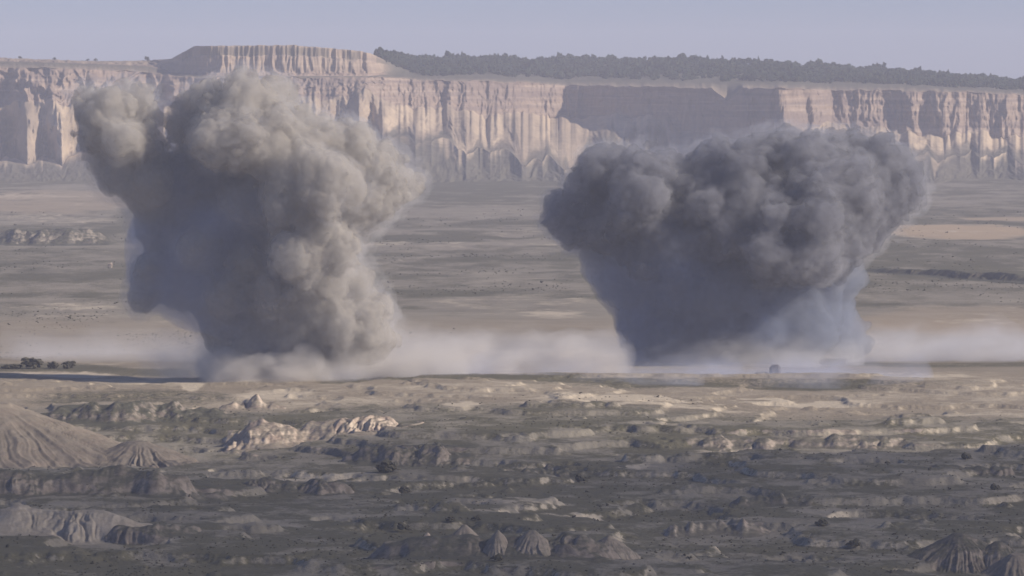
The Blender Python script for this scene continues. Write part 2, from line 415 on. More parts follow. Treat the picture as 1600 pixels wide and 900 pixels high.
def build_mesa():
    p = np.concatenate([np.linspace(-900, -40, 160)[:-1], np.linspace(-40, 1640, 1500), np.linspace(1640, 2500, 160)[1:]])
    # ---- wobble the cliff line
    pw = p + 6 * fbm(p / 60, p * 0, 3, 5)
    keys = []
    q_ = p / 66 + .55 * fbm(p / 80, p * 0 + 11, 3, 96)             # spurs between the gullies
    spur = 1 - np.abs(2 * (q_ - np.floor(q_)) - 1)
    face = sstep(880, 900, p) * (1 - sstep(1205, 1218, p))
    wob = {0: 17 * (spur - .5) + 9 * fbm(p / 46, p * 0 + 7, 4, 51) + 7 * ridged(p / 22, p * 0, 2, 52) - 4, 1: (12 * fbm(p / 30, p * 0 + 3, 4, 53) + 4 * ridged(p / 13, p * 0, 2, 54)) * (1 - .6 * face),
           2: 1.5 * fbm(p / 14, p * 0, 3, 55) + 20 * np.clip(1 - np.abs(p - 1136) / 24, 0, 1), 3: p * 0, 4: p * 0}
    for i, (kd, ky) in enumerate(((dB, yB), (dC, yC), (dD, yD), (dE, yE), (dF, yF))):
        pp = pw if kd is not dF else p
        d_, y_ = mi(kd, pp), mi(ky, pp) + wob[i]
        if i == 0: d_ = d_ - 7 * wob[0]
        keys.append((d_, H - d_ * (y_ - YH) / F))
    dA = 4520 + 130 * fbm(p / 110, p * 0 + 9, 3, 49); zA = np.full(p.shape, -2.2)
    rows, Zs, zone = [], [], []
    segs = [(dA, zA, *keys[0], 70, 'a'), (*keys[0], *keys[1], 120, 'b'), (*keys[1], *keys[2], 90, 'c'), (*keys[2], *keys[3], 26, 'd'), (*keys[3], *keys[4], 60, 'e')]
    fold = fbm(p / 46, p * 0 + 2, 3, 91)
    lit_scarp = (p > 600) & (p < 1640)
    for si, (d0, z0, d1, z1, n, kind) in enumerate(segs):
        for k in range(n if si < len(segs) - 1 else n + 1):
            t = k / n
            d = d0 + (d1 - d0) * t
            if kind == 'a': z = z0 + (z1 - z0) * t ** 1.9
            elif kind == 'b': z = z0 + (z1 - z0) * (t ** 1.25)
            elif kind == 'e':
                left = 1 - sstep(590, 625, p)
                zc = z0 + (z1 - z0) * t
                # knoll at the left: terrace, then a second cliff; forest slope at the right
                zk = z0 + (z1 - z0) * (.12 * sstep(0, .3, t) + .55 * sstep(.3, .7, t) + .33 * sstep(.7, .8, t))
                z = zk * left + zc * (1 - left)
            else: z = z0 + (z1 - z0) * t
            w = p + 8 * fbm(p / 24, p * 0 + si * 2.2 + t * 2.2, 3, 44)
            if kind == 'a':
                g = ridged(w / 34, p * 0 + t * 1.2, 3, 7)
                d = d - 6 * (g - .5) * t; z = z + (2.2 * (g - .5) + .8 * fbm(p / 8, p * 0 + t * 8, 3, 9)) * np.sin(math.pi * min(t, 1)) 
                z = z - 2.2 * 0
            elif kind == 'b':
                shear = (t - .5) * 26 * sstep(760, 900, p) * (1 - sstep(925, 960, p))
                f1 = ridged((w + shear) / 17, p * 0 + t * .5, 2, 13); f2 = ridged((w + shear) / 7.5, p * 0 + t * .7, 2, 17)
                env = math.sin(math.pi * min(max(t, .0), 1)) ** .6
                f0 = ridged(w / 70, p * 0 + t * .6, 3, 19); am = .55 + .6 * fbm(p / 50, p * 0 + t, 2, 20)
                lf = 1 - sstep(250, 320, p)
                soft = .75 * sstep(1230, 1270, p) + .55 * sstep(925, 950, p) * (1 - sstep(1100, 1215, p)) + .55 * (1 - sstep(640, 720, p)) * sstep(575, 600, p)
                am = am * (1 - soft)
                w = w - (1 - t) ** 1.2 * 24 * np.sin(2 * math.pi * q_)
                f1 = ridged((w + shear) / 17, p * 0 + t * .5, 2, 13); f2 = ridged((w + shear) / 7.5, p * 0 + t * .7, 2, 17)
                d = d - (1 - soft * .5) * 17 * (spur - .5) * math.sin(math.pi * min(t, 1)) ** .7 * (1 - .6 * t)
                d = d - env * am * (7.5 * (f1 - .5) + 4.5 * (f2 - .5)) - env * (11 * fold + (13 + 22 * lf) * (1 - .6 * soft) * (f0 - .5))
                z = z + env * (3 + 5 * lf) * (f0 - .5); d = d - env * (1 - .6 * soft) * 3.5 * fbm(p / 6, p * 0 + t * 9, 4, 39)
            elif kind == 'c':
                f1 = ridged(w / 33, p * 0 + t * .35, 3, 23); f2 = ridged(w / 9, p * 0 + t * .5, 2, 27) * (.5 + .9 * np.clip(fbm(p / 40, p * 0 + t, 3, 28) + .4, 0, 1))
                flat = 1 - .25 * sstep(890, 930, p) * (1 - sstep(1195, 1214, p))
                env = .35 + .65 * math.sin(math.pi * t) ** .5 if 0 < t < 1 else .35
                d = d - flat * env * (6.5 * (f1 - .5) + 3.2 * (f2 - .5)) - 15 * fold * flat * env
                lf = 1 - sstep(250, 320, p); f0 = ridged(w / 64 + .3 * fbm(p / 30, p * 0 + t * 2, 3, 18), p * 0 + t * .9, 3, 19)
                d = d - lf * (.4 + env) * 26 * (f0 - .5); z = z + lf * math.sin(math.pi * t) * (5 * fbm(p / 28, p * 0 + t * 2, 4, 41) + 3 * (f0 - .5))
                d = d - flat * env * 3.0 * fbm(p / 5, p * 0 + t * 3, 4, 37) - 2.5 * (np.abs((t * 4.3 + .5 * fbm(p / 50, p * 0, 2, 38)) % 1 - .5) - .25)
            elif kind == 'd':
                env = .35 * (1 - t)
                f1 = ridged(w / 33, p * 0 + .35, 3, 23); f2 = ridged(w / 9, p * 0 + .5, 2, 27) * (.5 + .9 * np.clip(fbm(p / 40, p * 0 + 1, 3, 28) + .4, 0, 1))
                flat = 1 - .25 * sstep(890, 930, p) * (1 - sstep(1195, 1214, p))
                d = d - flat * env * (6.5 * (f1 - .5) + 3.2 * (f2 - .5)) - 15 * fold * flat * env
                z = z + .5 * fbm(p / 9, p * 0 + t, 3, 3) * math.sin(math.pi * t)
            else:
                left = 1 - sstep(590, 625, p)
                env = math.sin(math.pi * t)
                f1 = ridged(w / 22, p * 0 + t * .6, 3, 29)
                d = d - left * (env * 7 * (f1 - .4) + env * 5 * (ridged(p / 8, p * 0 + t * 1.5, 3, 30) - .4)) * sstep(200, 280, p); z = z + left * env * 1.6 * fbm(p / 9, p * 0 + t * 6, 4, 34)
                z = z + env * 1.5 * fbm(p / 12, p * 0 + t * 4, 3, 33) * (1 - left)
                if k == n: z = z + .6 * fbm(p / 10, p * 0 + 1, 3, 35)
            rows.append(d); Zs.append(z)
            left = 1 - sstep(590, 625, p)
            a = np.full(p.shape, 1 - sstep(.30, 1.0, t) if kind == 'a' else 0.)
            bdl = np.zeros(p.shape); cl = np.zeros(p.shape); tp = np.zeros(p.shape)
            if kind == 'a':
                fl_ = .60 * np.clip(ridged(p / 44 + .2 * fbm(p / 12, p * 0, 2, 46), p * 0, 2, 45) * 1.6 - .75, 0, 1)
                bdl = .65 * sstep(-.12, .12, t - 1 + fl_ + .12 * fbm(p / 6, p * 0 + t * 5, 3, 48)) * (fl_ > .02) + .55 * sstep(.80, 1, t) * (p < 260) + .35 * sstep(.88, 1.0, t + .08 * fbm(p / 20, p * 0, 3, 2))
            if kind == 'b':
                ed_ = sstep(-.02, .2, t - .22 * np.clip(ridged(p / 30, p * 0 + 4, 2, 62) * 1.5 - .7, 0, 1) + .22 * fbm(p / 16, p * 0 + t, 4, 58)); bdl = (.40 + .55 * sstep(-.5, .3, fbm(p / 45, p * 0 + t * 1.5, 3, 57))) * (.25 + .75 * ed_); cl = .6 * ed_
                grey = sstep(900, 930, p) * (1 - sstep(1090, 1110, p)) * (1 - sstep(.35, .7, t + .25 * fbm(p / 14, p * 0, 3, 4)))
                grey2 = sstep(1270, 1320, p) * (1 - sstep(.4, .75, t + .25 * fbm(p / 30, p * 0, 3, 6)))
                grey3 = (1 - sstep(660, 720, p)) * sstep(560, 590, p) * (1 - sstep(.1, .45, t + .3 * fbm(p / 12, p * 0, 3, 8)))
                val = sstep(.05, .35, (1 - spur) * .62 - t + .16 * fbm(p / 9, p * 0 + t * 6, 4, 97))
                gg = np.clip(grey + grey2 * .9 + grey3 + .8 * val, 0, 1)
                bdl *= 1 - gg; cl *= 1 - gg
            if kind == 'c': cl[:] = 1; bdl[:] = .1
            if kind == 'd': cl[:] = .6 * (1 - t); tp[:] = .25 + .55 * t; bdl[:] = .4 * (1 - t)
            if kind == 'e':
                cl = left * 1.0; bdl = .35 * left * sstep(.25, .4, t) ; tp = (1 - left) * .85 + left * (sstep(.80, .97, t) * .75) + left * (p < 250) * .2; tp = np.clip(tp + left * (p > 265) * .55 * sstep(.66, .70, t) * (1 - sstep(.76, .8, t)) * (fbm(p / 25, p * 0, 2, 47) > -.1), 0, 1)
            zone.append((a, bdl, cl, tp))
    # far plateau, then the back slope
    for dd, dz in ((300, 0), (900, -8), (3000, -40)):
        rows.append(keys[4][0] + dd); Zs.append(keys[4][1] + dz); z0 = np.zeros(p.shape); zone.append((z0, z0, z0, z0 + .9))
    D = np.array(rows); Z = np.array(Zs)
    X = (p[None, :] - 800) / F * D
    zn = np.array(zone)
    P = np.stack([X, D, Z], -1).reshape(-1, 3)
    o = mesh_obj("mesa", P, grid_faces(len(rows), len(p)), M_mesa,
                 attrs={"apron": zn[:, 0], "badland": zn[:, 1], "cliff": zn[:, 2], "plateau": zn[:, 3]})
    tag(o, "long flat-topped mesa with fluted tan cliffs and eroded slopes", "mesa", kind="structure")
build_mesa()

# ------------------------------------------------------------------ foliage
def ico(sub):
    import bmesh
    bm = bmesh.new(); bmesh.ops.create_icosphere(bm, subdivisions=sub, radius=1)
    v = np.array([q.co[:] for q in bm.verts]); f = np.array([[q.index for q in g.verts] for g in bm.faces]); bm.free()
    return v, f
ICO1, ICO2 = ico(1), ico(2)

def crown_clumps(n, rx, rz, seed, size=.5, base=ICO1):
    """a crown of many jagged leaf clumps spread through an uneven volume"""
    r = np.random.default_rng(seed); V, Fc = [], []; k = 0
    for i in range(n):
        dirv = r.normal(size=3); dirv /= np.linalg.norm(dirv)
        rad = r.uniform(.35, 1) ** .6
        c = dirv * rad * np.array([rx, rx, rz]) * (1 + .2 * r.normal())
        s = size * r.uniform(.6, 1.25)
        v = base[0] * s * (1 + .35 * r.normal(size=(len(base[0]), 1))) * np.array([1, 1, .75])
        V.append(v + c + np.array([0, 0, rz])); Fc.append(base[1] + k); k += len(v)
    return np.concatenate(V), np.concatenate(Fc)

def trunk(h, r0):
    V, Fc = [], []
    n = 7
    for i, (z, r) in enumerate([(-.3, r0 * 1.3), (h * .3, r0), (h * .7, r0 * .7), (h, r0 * .25)]):
        for j in range(n):
            a = 2 * math.pi * j / n
            V.append((r * math.cos(a) + .08 * i, r * math.sin(a) + .04 * i * i, z))
    for i in range(3):
        for j in range(n):
            Fc.append((i * n + j, i * n + (j + 1) % n, (i + 1) * n + (j + 1) % n, (i + 1) * n + j))
    return np.array(V), np.array(Fc)

def mesa_top(px, t):
    """point on the plateau slope between rim ledge (t=0) and skyline (t=1)"""
    d0, z0 = mesa_point(px, dE, yE); d1, z1 = mesa_point(px, dF, yF)
    d = d0 + (d1 - d0) * t; z = z0 + (z1 - z0) * t
    return np.stack([(px - 800) / F * d, d, z], -1)

def build_forest():
    r = np.random.default_rng(3)
    n = 7000
    px = r.uniform(560, 1900, n); t = r.uniform(.02, 1.25, n) ** .9
    keep = (t > .10 + .12 * fbm(px / 40, px * 0, 3, 8)) & (fbm(px / 14, t * 9, 3, 12) > -.55 + .25 * (t < .4)) & ~((np.abs(px - 1105) < 32) & (t < .42 + .1 * r.normal(size=n)) & (r.random(n) < .8))
    keep &= (px > 590) & ~((px < 640) & (t < .35 + (640 - px) / 80))
    px, t = px[keep], t[keep]
    P = mesa_top(px, np.minimum(t, 1.2))
    V, Fc = [], []; k = 0
    for i in range(len(px)):
        hgt = (r.uniform(3.0, 6.5) + 2.5 * (r.random() < .10)) * (1 + .35 * float(fbm(px[i] / 25, t[i] * 3, 2, 19))); w = r.uniform(1.5, 4.2)
        for q in range(3):
            b = ICO1 if q else ICO2
            s = 1.0 if q == 0 else r.uniform(.45, .7)
            off = np.array([0, 0, hgt * .55]) if q == 0 else np.array([r.normal() * w * .55, r.normal() * w * .5, hgt * r.uniform(.45, .85)])
            v = b[0] * np.array([w, w, hgt * .5]) * s * (1 + .34 * r.normal(size=(len(b[0]), 1))) + off + P[i]
            V.append(v); Fc.append(b[1] + k); k += len(v)
    o = mesh_obj("forest", np.concatenate(V), np.concatenate(Fc), M_forest, smooth=False)
    tag(o, "dark green pine wood covering the top of the mesa", "forest", kind="stuff")
build_forest()

def copy_tree(src, loc, rz, s):
    c = src.copy(); C.objects.link(c); c.location = loc; c.rotation_euler = (0, 0, rz); c.scale = (s, s, s)
    for ch in src.children:
        d = ch.copy(); C.objects.link(d); d.parent = c
    return c

def make_tree(name, h, w, seed, leaf, n=34):
    e = empty(name, (0, 0, 0))
    v, f = crown_clumps(n, w * .5, h * .34, seed, w * .17, ICO1)
    v[:, 2] += h * .12
    mesh_obj("crown", v, f, leaf, e, smooth=False)
    v, f = trunk(h * .6, h * .045)
    mesh_obj("trunk", v, f, M_bark, e)
    return e

# lone trees on the bare rim to the left of the wood
lone = make_tree("pine_tree", 5.0, 4.2, 11, M_forest)
v_low = 0
spots = [(230, 1.0, 1.15, "dark lone tree on the bare mesa rim above the pale smoke lobe"),
         (150, 1.0, .85, "low dark tree on the skyline left of the lone rim tree"),
         (138, 1.0, .7, "small rim tree close beside the low dark skyline tree"),
         (86, 1.0, .75, "tiny dark tree on the left plateau skyline above grey cliffs"),
         (32, 1.0, .8, "squat tree on the skyline at the photo's far left edge")]
for i, (px, t, s, lab) in enumerate(spots):
    p = mesa_top(np.array([float(px)]), np.array([t]))[0]
    o = lone if i == 0 else copy_tree(lone, (0, 0, 0), 0, 1)
    o.location = (p[0], p[1], p[2] - .3); o.rotation_euler = (0, 0, i * 1.3); o.scale = (s * 1.2, s * 1.2, s)
    tag(o, lab, "tree", "trees on the mesa rim")

# ------------------------------------------------------------------ clay hills and banks (terrain)
def patch(name, px, py, wx, wy, hfun, mat, label, cat="hill", res=.35, rot=0.0, kind="structure"):
    """a heightfield hill standing on the ground; hfun(x, y) in metres round its own centre"""
    c = at(px, py)
    nx = int(min(520, max(40, 2 * wx / res))); ny = int(min(260, max(30, 2 * wy / (res * 1.2))))
    x = np.linspace(-wx, wx, nx); y = np.linspace(-wy, wy, ny)
    Yl, Xl = np.meshgrid(y, x, indexing='ij')
    h = hfun(Xl, Yl)
    ed = np.minimum(1 - np.abs(Xl) / wx, 1 - np.abs(Yl) / wy)
    h = h * sstep(0, .12, ed) - .6 * (1 - sstep(0, .16, ed)) - .12
    Xw = c.x + Xl * math.cos(rot) - Yl * math.sin(rot); Yw = c.y + Xl * math.sin(rot) + Yl * math.cos(rot)
    Zw = zg(Xw, Yw); wb = sstep(.02, .4, h / h.max()); Zw = Zw * (1 - wb) + c.z * wb + h
    P = np.stack([Xw - c.x, Yw - c.y, Zw - c.z], -1).reshape(-1, 3)
    o = mesh_obj(name, P, grid_faces(ny, nx), mat)
    o.location = c
    tag(o, label, cat, kind=kind)
    return o

def cone_h(hgt, rx, ry, flat=.0, seed=0, flute=.25, power=1.0, nf=9, cx=0, cy=0):
    def f(x, y):
        x = x + .05 * rx * fbm(x / (.35 * rx), y / (.35 * ry), 3, seed + 11); y = y + .05 * ry * fbm(x / (.35 * rx), y / (.35 * ry), 3, seed + 13)
        a = np.arctan2(y / ry, x / rx - cx / rx); r = np.hypot((x - cx) / rx, (y - cy) / ry)
        aw = a * nf / 3 + (.12 if nf > 30 else .3) * fbm(x / 6, y / 6, 2, seed + 3)
        fl = ridged(aw, r * .5 + seed, 3, seed)
        rr = r * (1 + flute * (.5 - fl) * sstep(.1, .5, r))
        s = np.clip((rr - flat) / (1 - flat), 0, 1)
        return hgt * (1 - s) ** power + .12 * fbm(x / 1.5, y / 1.5, 3, seed + 5) * (s < 1)
    return f

def bank_h(hgt, wx, face, seed=0, flute=2.2, lam=4.0, back=25.0, rough=.15, notch=.35):
    """an eroded bank: ribbed face towards the camera (-y), broken top falling away gently behind"""
    def f(x, y):
        line = 2.2 * fbm(x / 16, x * 0 + seed, 4, seed) * flute
        wv = .9 * fbm(x / 8, y / 8, 3, seed + 9)
        am = np.clip(.5 + 1.1 * fbm(x / 14, x * 0 + 1, 2, seed + 8), .1, 1.3)
        g = ridged(x / lam + wv, y * .10 + wv, 3, seed + 2); g2 = ridged(x / (lam * .37) + 2 * wv, y * .3, 3, seed + 5)
        yy = y + line - flute * am * (1.7 * (g - .5) + .8 * (g2 - .5))
        s_ = np.clip((yy + face) / (1.5 * face), 0, 1)
        up = .22 * s_ + .78 * sstep(.30, 1, s_)
        hm = hgt * np.clip(1 - .5 * notch + .6 * notch * (1.1 * fbm(x / (wx * .3), x * 0 + 3, 3, seed + 4) + .7 * fbm(x / 6, y / 12, 3, seed + 7)), .15, 1.2)
        dn = 1 - sstep(0, 1, (yy - face * .5) / back)
        ends = sstep(0, .55, 1 - np.abs(x + 3 * fbm(y / 6, x * 0, 2, seed)) / wx)
        r_ = .7 * rough * (fbm(x / 3.5, y / 5, 4, seed + 6) + .35 * ridged(x / 2, y / 3, 2, seed + 12) - .15)
        return (hm * up * dn + r_ * np.minimum(1, up * 2) * dn) * ends
    return f

def add_h(*fs):
    def f(x, y):
        r = fs[0](x, y)
        for g in fs[1:]: r = np.maximum(r, g(x, y))
        return r
    return f

K = 1 / F
def mpp(py): return at(800, py).y / F      # metres per photo pixel on the ground at this row

m = mpp(712)
patch("hill", 20, 712, 330 * m, 60, cone_h(84 * m, 290 * m, 46, .12, 5, .12, 1.3, 54, -36 * m), M_clay_bare,
      "tall striped grey-brown clay hill with furrowed flanks at the photo's left edge", res=.3)
m = mpp(722)
patch("hill", 215, 722, 130 * m, 26, cone_h(36 * m, 110 * m, 20, .15, 9, .2, 1.1, 28), M_clay_bare,
      "low furrowed clay hill at the right foot of the tall striped one", res=.25)
m = mpp(764)
patch("bank", 150, 760, 230 * m, 28, bank_h(30 * m, 230 * m, 9, 3, 1.8, 4.5, 16, .4, .5), M_clay_grey,
      "grey fluted clay bank with dark scrub rim below the tall striped hill", "bank", res=.25)
patch("bank", 420, 768, 140 * m, 24, bank_h(22 * m, 140 * m, 8, 13, 1.6, 4.0, 14, .4, .5), M_clay_grey,
      "low grey bank with small clay ribs right of the tall hill's foot", "bank", res=.25)
m = mpp(838)
patch("bank", 80, 832, 165 * m, 24, bank_h(38 * m, 165 * m, 10, 23, 1.0, 3.0, 18, 0.35, 0.2), clay_material("clay_pale", (.27, .235, .185), (.37, .32, .26), .15, .2),
      "pale beige clay bank in the photo's lower left corner", "bank", res=.2)
patch("bank", 235, 836, 80 * m, 16, bank_h(18 * m, 80 * m, 6, 27, 1.2, 3.0, 9, .4, .5), M_clay_grey,
      "broken brown clay lip trailing off the pale lower left bank", "bank", res=.2)
m = mpp(690)
patch("bank", 500, 690, 180 * m, 45, bank_h(40 * m, 175 * m, 16, 31, 3.4, 3.8, 24, 0.7, 0.35), M_clay_pink,
      "brightest pink-cream eroded clay bluff, widest one below the left smoke plume", "bank", res=.25)
m = mpp(730)
patch("bank", 640, 724, 120 * m, 28, bank_h(32 * m, 118 * m, 12, 37, 2.2, 4.2, 18, 0.6, 0.60), M_clay_grey,
      "grey-brown gullied mound just below the brightest pink clay bluff", "bank", res=.25)
m = mpp(650)
patch("bank", 200, 652, 170 * m, 42, bank_h(24 * m, 165 * m, 14, 41, 3, 5.0, 24, 0.8, 0.70), clay_material("clay_dark", (.12, .105, .09), (.34, .29, .235), .8, .4),
      "dark scrubby bluff with pale clay toes behind the tall striped hill", "bank", res=.35)
m = mpp(632)
patch("bank", 395, 640, 60 * m, 26, bank_h(20 * m, 58 * m, 9, 47, 2, 4.0, 14, 0.6, 0.60), M_clay_pink,
      "small pinkish clay bluff between the dark bluff and the bright bluff", "bank", res=.3)
# row of pale cones along a low scarp, bottom centre
m = mpp(868)
patch("bank", 770, 868, 235 * m, 26, bank_h(36 * m, 230 * m, 10, 53, 1.5, 6.0, 22, 0.4, 0.3), M_clay_grey,
      "low dark scarp carrying a row of pale clay cones", "bank", res=.22)
M_cone = clay_material("clay_cone", (.205, .175, .138), (.30, .256, .205), .3, .25)
cones = [(613, 872, 40, 27, .35, "rounded pale yellowish clay hump at the left end of the cone row"),
         (668, 862, 28, 30, .05, "small pinkish clay cone right of the rounded hump"),
         (725, 860, 38, 36, .08, "pale clay cone with a level shelf at its foot"),
         (778, 866, 31, 40, .04, "sharpest pale clay cone standing in the cone row"),
         (832, 866, 46, 40, .12, "broad ribbed clay cone with bright streaks, right in the cone row"),
         (950, 870, 54, 36, .04, "faint clay spur with one bright streak at the right end of the scarp")]
for i, (px, py, w, h, fl, lab) in enumerate(cones):
    m = mpp(py)
    patch("clay_cone", px, py + 1, w * m * 1.1, 9, cone_h(h * m, w * m, 7.5, fl, 60 + i * 3, .16, .9, 22), M_cone if i != 1 else M_clay_pink, lab, "hill", res=.14)
# ridges at the right
m = mpp(836)
patch("bank", 1125, 836, 95 * m, 20, bank_h(30 * m, 92 * m, 8, 83, 1.6, 3.4, 12, 0.5, 0.65), M_clay,
      "pale crumbling clay ridge on the right half of the dark foreground", "bank", res=.2)
m = mpp(868)
patch("hill", 1500, 868, 100 * m, 22, add_h(cone_h(38 * m, 85 * m, 16, .12, 87, .16, 1.15, 26), cone_h(27 * m, 55 * m, 12, .1, 88, .16, 1.15, 24, 60 * m, -4)), M_clay_grey,
      "broad fan-shaped clay hill near the photo's lower right corner", res=.2)
m = mpp(880)
patch("hill", 1590, 893, 70 * m, 16, cone_h(30 * m, 62 * m, 12, .2, 97, .16, 1.1, 20), M_clay_bare,
      "small pale mound cut by the photo's lower right corner", res=.2)
m = mpp(690)
patch("bank", 1350, 691, 130 * m, 26, bank_h(17 * m, 128 * m, 8, 101, 1.8, 5.5, 14, 0.45, 0.60), M_clay,
      "low bank of blunt grey clay ribs below the right smoke plume", "bank", res=.3)
patch("bank", 1150, 690, 90 * m, 26, bank_h(14 * m, 88 * m, 8, 107, 1.8, 4.5, 14, 0.45, 0.60), M_clay,
      "low pale bank left of the blunt clay ribs", "bank", res=.3)
m = mpp(748)
patch("bank", 1520, 740, 110 * m, 22, bank_h(14 * m, 108 * m, 7, 109, 1.4, 3.4, 12, 0.45, 0.70), M_clay_grey,
      "faint grey bank with small pale notches near the right edge", "bank", res=.3)
patch("bank", 1215, 790, 80 * m, 20, bank_h(16 * m, 78 * m, 6, 113, 1.4, 3.4, 12, 0.45, 0.70), M_clay_grey,
      "small grey broken bank in the middle of the dark right foreground", "bank", res=.25)
patch("bank", 880, 745, 120 * m, 22, bank_h(14 * m, 118 * m, 7, 117, 1.6, 3.4, 12, 0.6, 0.70), M_clay_grey,
      "rough dark scrubby bank in the centre foreground", "bank", res=.25)
# far eroded bank at the left
m = mpp(384)
patch("bank", 70, 382, 125 * m, 90, bank_h(26 * m, 120 * m, 40, 121, 7, 9.0, 60, .9, .2), clay_material("clay_far", (.13, .115, .095), (.33, .285, .23), .7, .2),
      "far dark gullied scarp with pale streaks left of the pale smoke", "bank", res=.7)
m = mpp(432)
patch("bank", 1480, 432, 105, 14, bank_h(11 * m, 103, 5, 131, 1.2, 6.0, 9, .3, .3), clay_material("scrubby_earth", (.085, .078, .055), (.12, .105, .08), .9, .1),
      "long thin dark ridge line crossing the plain at the right edge", "bank", res=.4, rot=R(-62))

# ------------------------------------------------------------------ scrub
def bush_mesh(seed, n=9, w=1.0, h=.8):
    v, f = crown_clumps(n, w * .5, h * .45, seed, w * .26, ICO1)
    return v, f

def build_scrub():
    r = np.random.default_rng(21)
    kinds = [bush_mesh(200 + i, 5) for i in range(6)]
    n = 16000
    px = r.uniform(-150, 1750, n); py = 640 + 300 * r.random(n) ** .8
    d = H * F / (py - YH); x = (px - 800) / F * d
    keep = fbm(x / 25, d / 40, 3, 141) + .15 * (py > 690) > r.uniform(-.2, .9, n)
    x, d = x[keep], d[keep]
    n2 = 15000
    px2 = r.uniform(-100, 1700, n2); py2 = r.uniform(330, 560, n2); d2 = H * F / (py2 - YH); x2 = (px2 - 800) / F * d2
    k2 = fbm(x2 / 60, d2 / 110, 4, 145) + .25 * fbm(x2 / 15, d2 / 30, 2, 146) > r.uniform(-.1, .8, n2)
    x2, d2 = x2[k2], d2[k2]; nb = len(x)
    x, d = np.concatenate([x, x2]), np.concatenate([d, d2]); z = zg(x, d) - .1
    s = r.uniform(.22, .62, len(x)) * np.where(np.arange(len(x)) < nb, 1, d / 1500) * np.where(r.random(len(x)) < .05, 1.7, 1)
    kind = r.integers(0, 6, len(x)); a = r.uniform(0, 6.28, len(x))
    V, Fc = [], []; k = 0
    for i in range(6):
        m_ = kind == i; v, f = kinds[i]
        ca, sa = np.cos(a[m_])[:, None], np.sin(a[m_])[:, None]
        q = np.stack([v[:, 0] * ca - v[:, 1] * sa, v[:, 0] * sa + v[:, 1] * ca, np.broadcast_to(v[:, 2] * .8, (m_.sum(), len(v)))], 2) * s[m_][:, None, None]
        q += np.stack([x[m_], d[m_], z[m_]], 1)[:, None, :]
        V.append(q.reshape(-1, 3)); Fc.append((f[None] + (np.arange(m_.sum()) * len(v))[:, None, None]).reshape(-1, 3) + k); k += q.shape[0] * len(v)
    o = mesh_obj("scrub", np.concatenate(V), np.concatenate(Fc), M_scrub, smooth=False)
    tag(o, "low dark scrub dotted thickly over the foreground plain", "scrub", kind="stuff")
build_scrub()

bush_v, bush_f = bush_mesh(300, 16, 2.0, 1.5)
proto = mesh_obj("shrub", bush_v, bush_f, M_scrub, smooth=False)
shrubs = [(603, 738, 2.3, "largest round dark bush below the grey-brown gullied mound"),
          (95, 768, 1.5, "dark bush under the grey bank at the left"),
          (138, 768, 1.1, "smaller bush right of the dark one under the grey bank"),
          (630, 771, 1.4, "bush standing below the largest round bush"),
          (545, 768, 1.2, "bush in the dark flat left of the centre"),
          (630, 822, 1.3, "bush on the scarp above the rounded clay hump"),
          (703, 815, 1.0, "bush on the scarp above the shelf-footed cone"),
          (745, 813, .9, "bush on the scarp above the sharpest cone"),
          (908, 752, 1.4, "bush on the rough bank in the centre foreground"),
          (1283, 822, 1.3, "bush beside the small broken bank at the right"),
          (1335, 848, 1.2, "bush low in the right foreground left of the fan-shaped hill"),
          (1510, 717, 1.2, "bush on the dark slope far right"),
          (1385, 726, 1.0, "bush in the middle of the dark right slope"),
          (777, 876, 1.0, "bush in front of the sharpest clay cone"),
          (1555, 765, 1.1, "bush near the right edge above the fan-shaped hill")]
for i, (px, py, s, lab) in enumerate(shrubs):
    o = proto if i == 0 else proto.copy()
    if i: C.objects.link(o)
    p = at(px, py); o.location = (p.x, p.y, p.z - .1); o.rotation_euler = (0, 0, i * 2.1); o.scale = (s, s, s * .9)
    tag(o, lab, "bush", "single bushes in the foreground")

# dark trees in front of the dust at the left
oak = make_tree("scrub_tree", 3.6, 3.6, 31, M_scrub, 40)
for i, (px, s, wd, lab) in enumerate([(52, 1.35, 1.25, "tallest dark tree of the row before the pale dust at left"), (24, .62, 2.6, "low wide dark thicket tree left of the tallest one"),
                                      (84, .95, 1.0, "rounded dark tree between the tallest one and the right-end tree"), (106, 1.0, 1.05, "dark square-topped tree at the right end of the row"),
                                      (6, .45, 1.6, "lowest dark tree at the left end of the row")]):
    p = at(px, 576)
    o = oak if i == 0 else copy_tree(oak, (0, 0, 0), 0, 1)
    o.location = (p.x, p.y, p.z - .3); o.rotation_euler = (0, 0, i * 1.1); o.scale = (s * wd, s * wd, s)
    tag(o, lab, "tree", "dark trees before the dust")

# dark block-shaped boulder with pale heaps at the foot of the right plume
def rock(name, px, py, w, h, dpt, seed, mat, label, cat):
    v, f = ico(4); v = v.copy()
    v = np.sign(v) * np.abs(v) ** .5
    v *= (1 + .16 * noise3(v[:, 0] * 2 + seed, v[:, 1] * 2, v[:, 2] * 2, seed) + .06 * noise3(v[:, 0] * 6, v[:, 1] * 6 + seed, v[:, 2] * 6, seed))[:, None]
    v *= np.array([w / 2, dpt / 2, h * .62]); v[:, 2] += h * .38
    o = mesh_obj(name, v, f, mat); p = at(px, py); o.location = p
    return tag(o, label, cat)
M_rock = leaf_material("dark_rock", (.09, .08, .085), (.14, .125, .125), 1.2)
rock("boulder", 1211, 588, 3.6, 3.7, 4, 3, M_rock, "dark block-shaped boulder between two pale heaps under the right plume", "rock")
rock("clay_heap", 1190, 588, 4.4, 1.5, 4, 5, M_clay, "pale heap left of the dark boulder", "heap")
rock("clay_heap", 1236, 588, 3.8, 1.4, 4, 8, M_clay, "pale heap right of the dark boulder", "heap")
rock("boulder", 1301, 569, 9.5, 1.9, 6, 9, M_rock, "low wide dark rock in the smoke behind the block-shaped boulder", "rock")
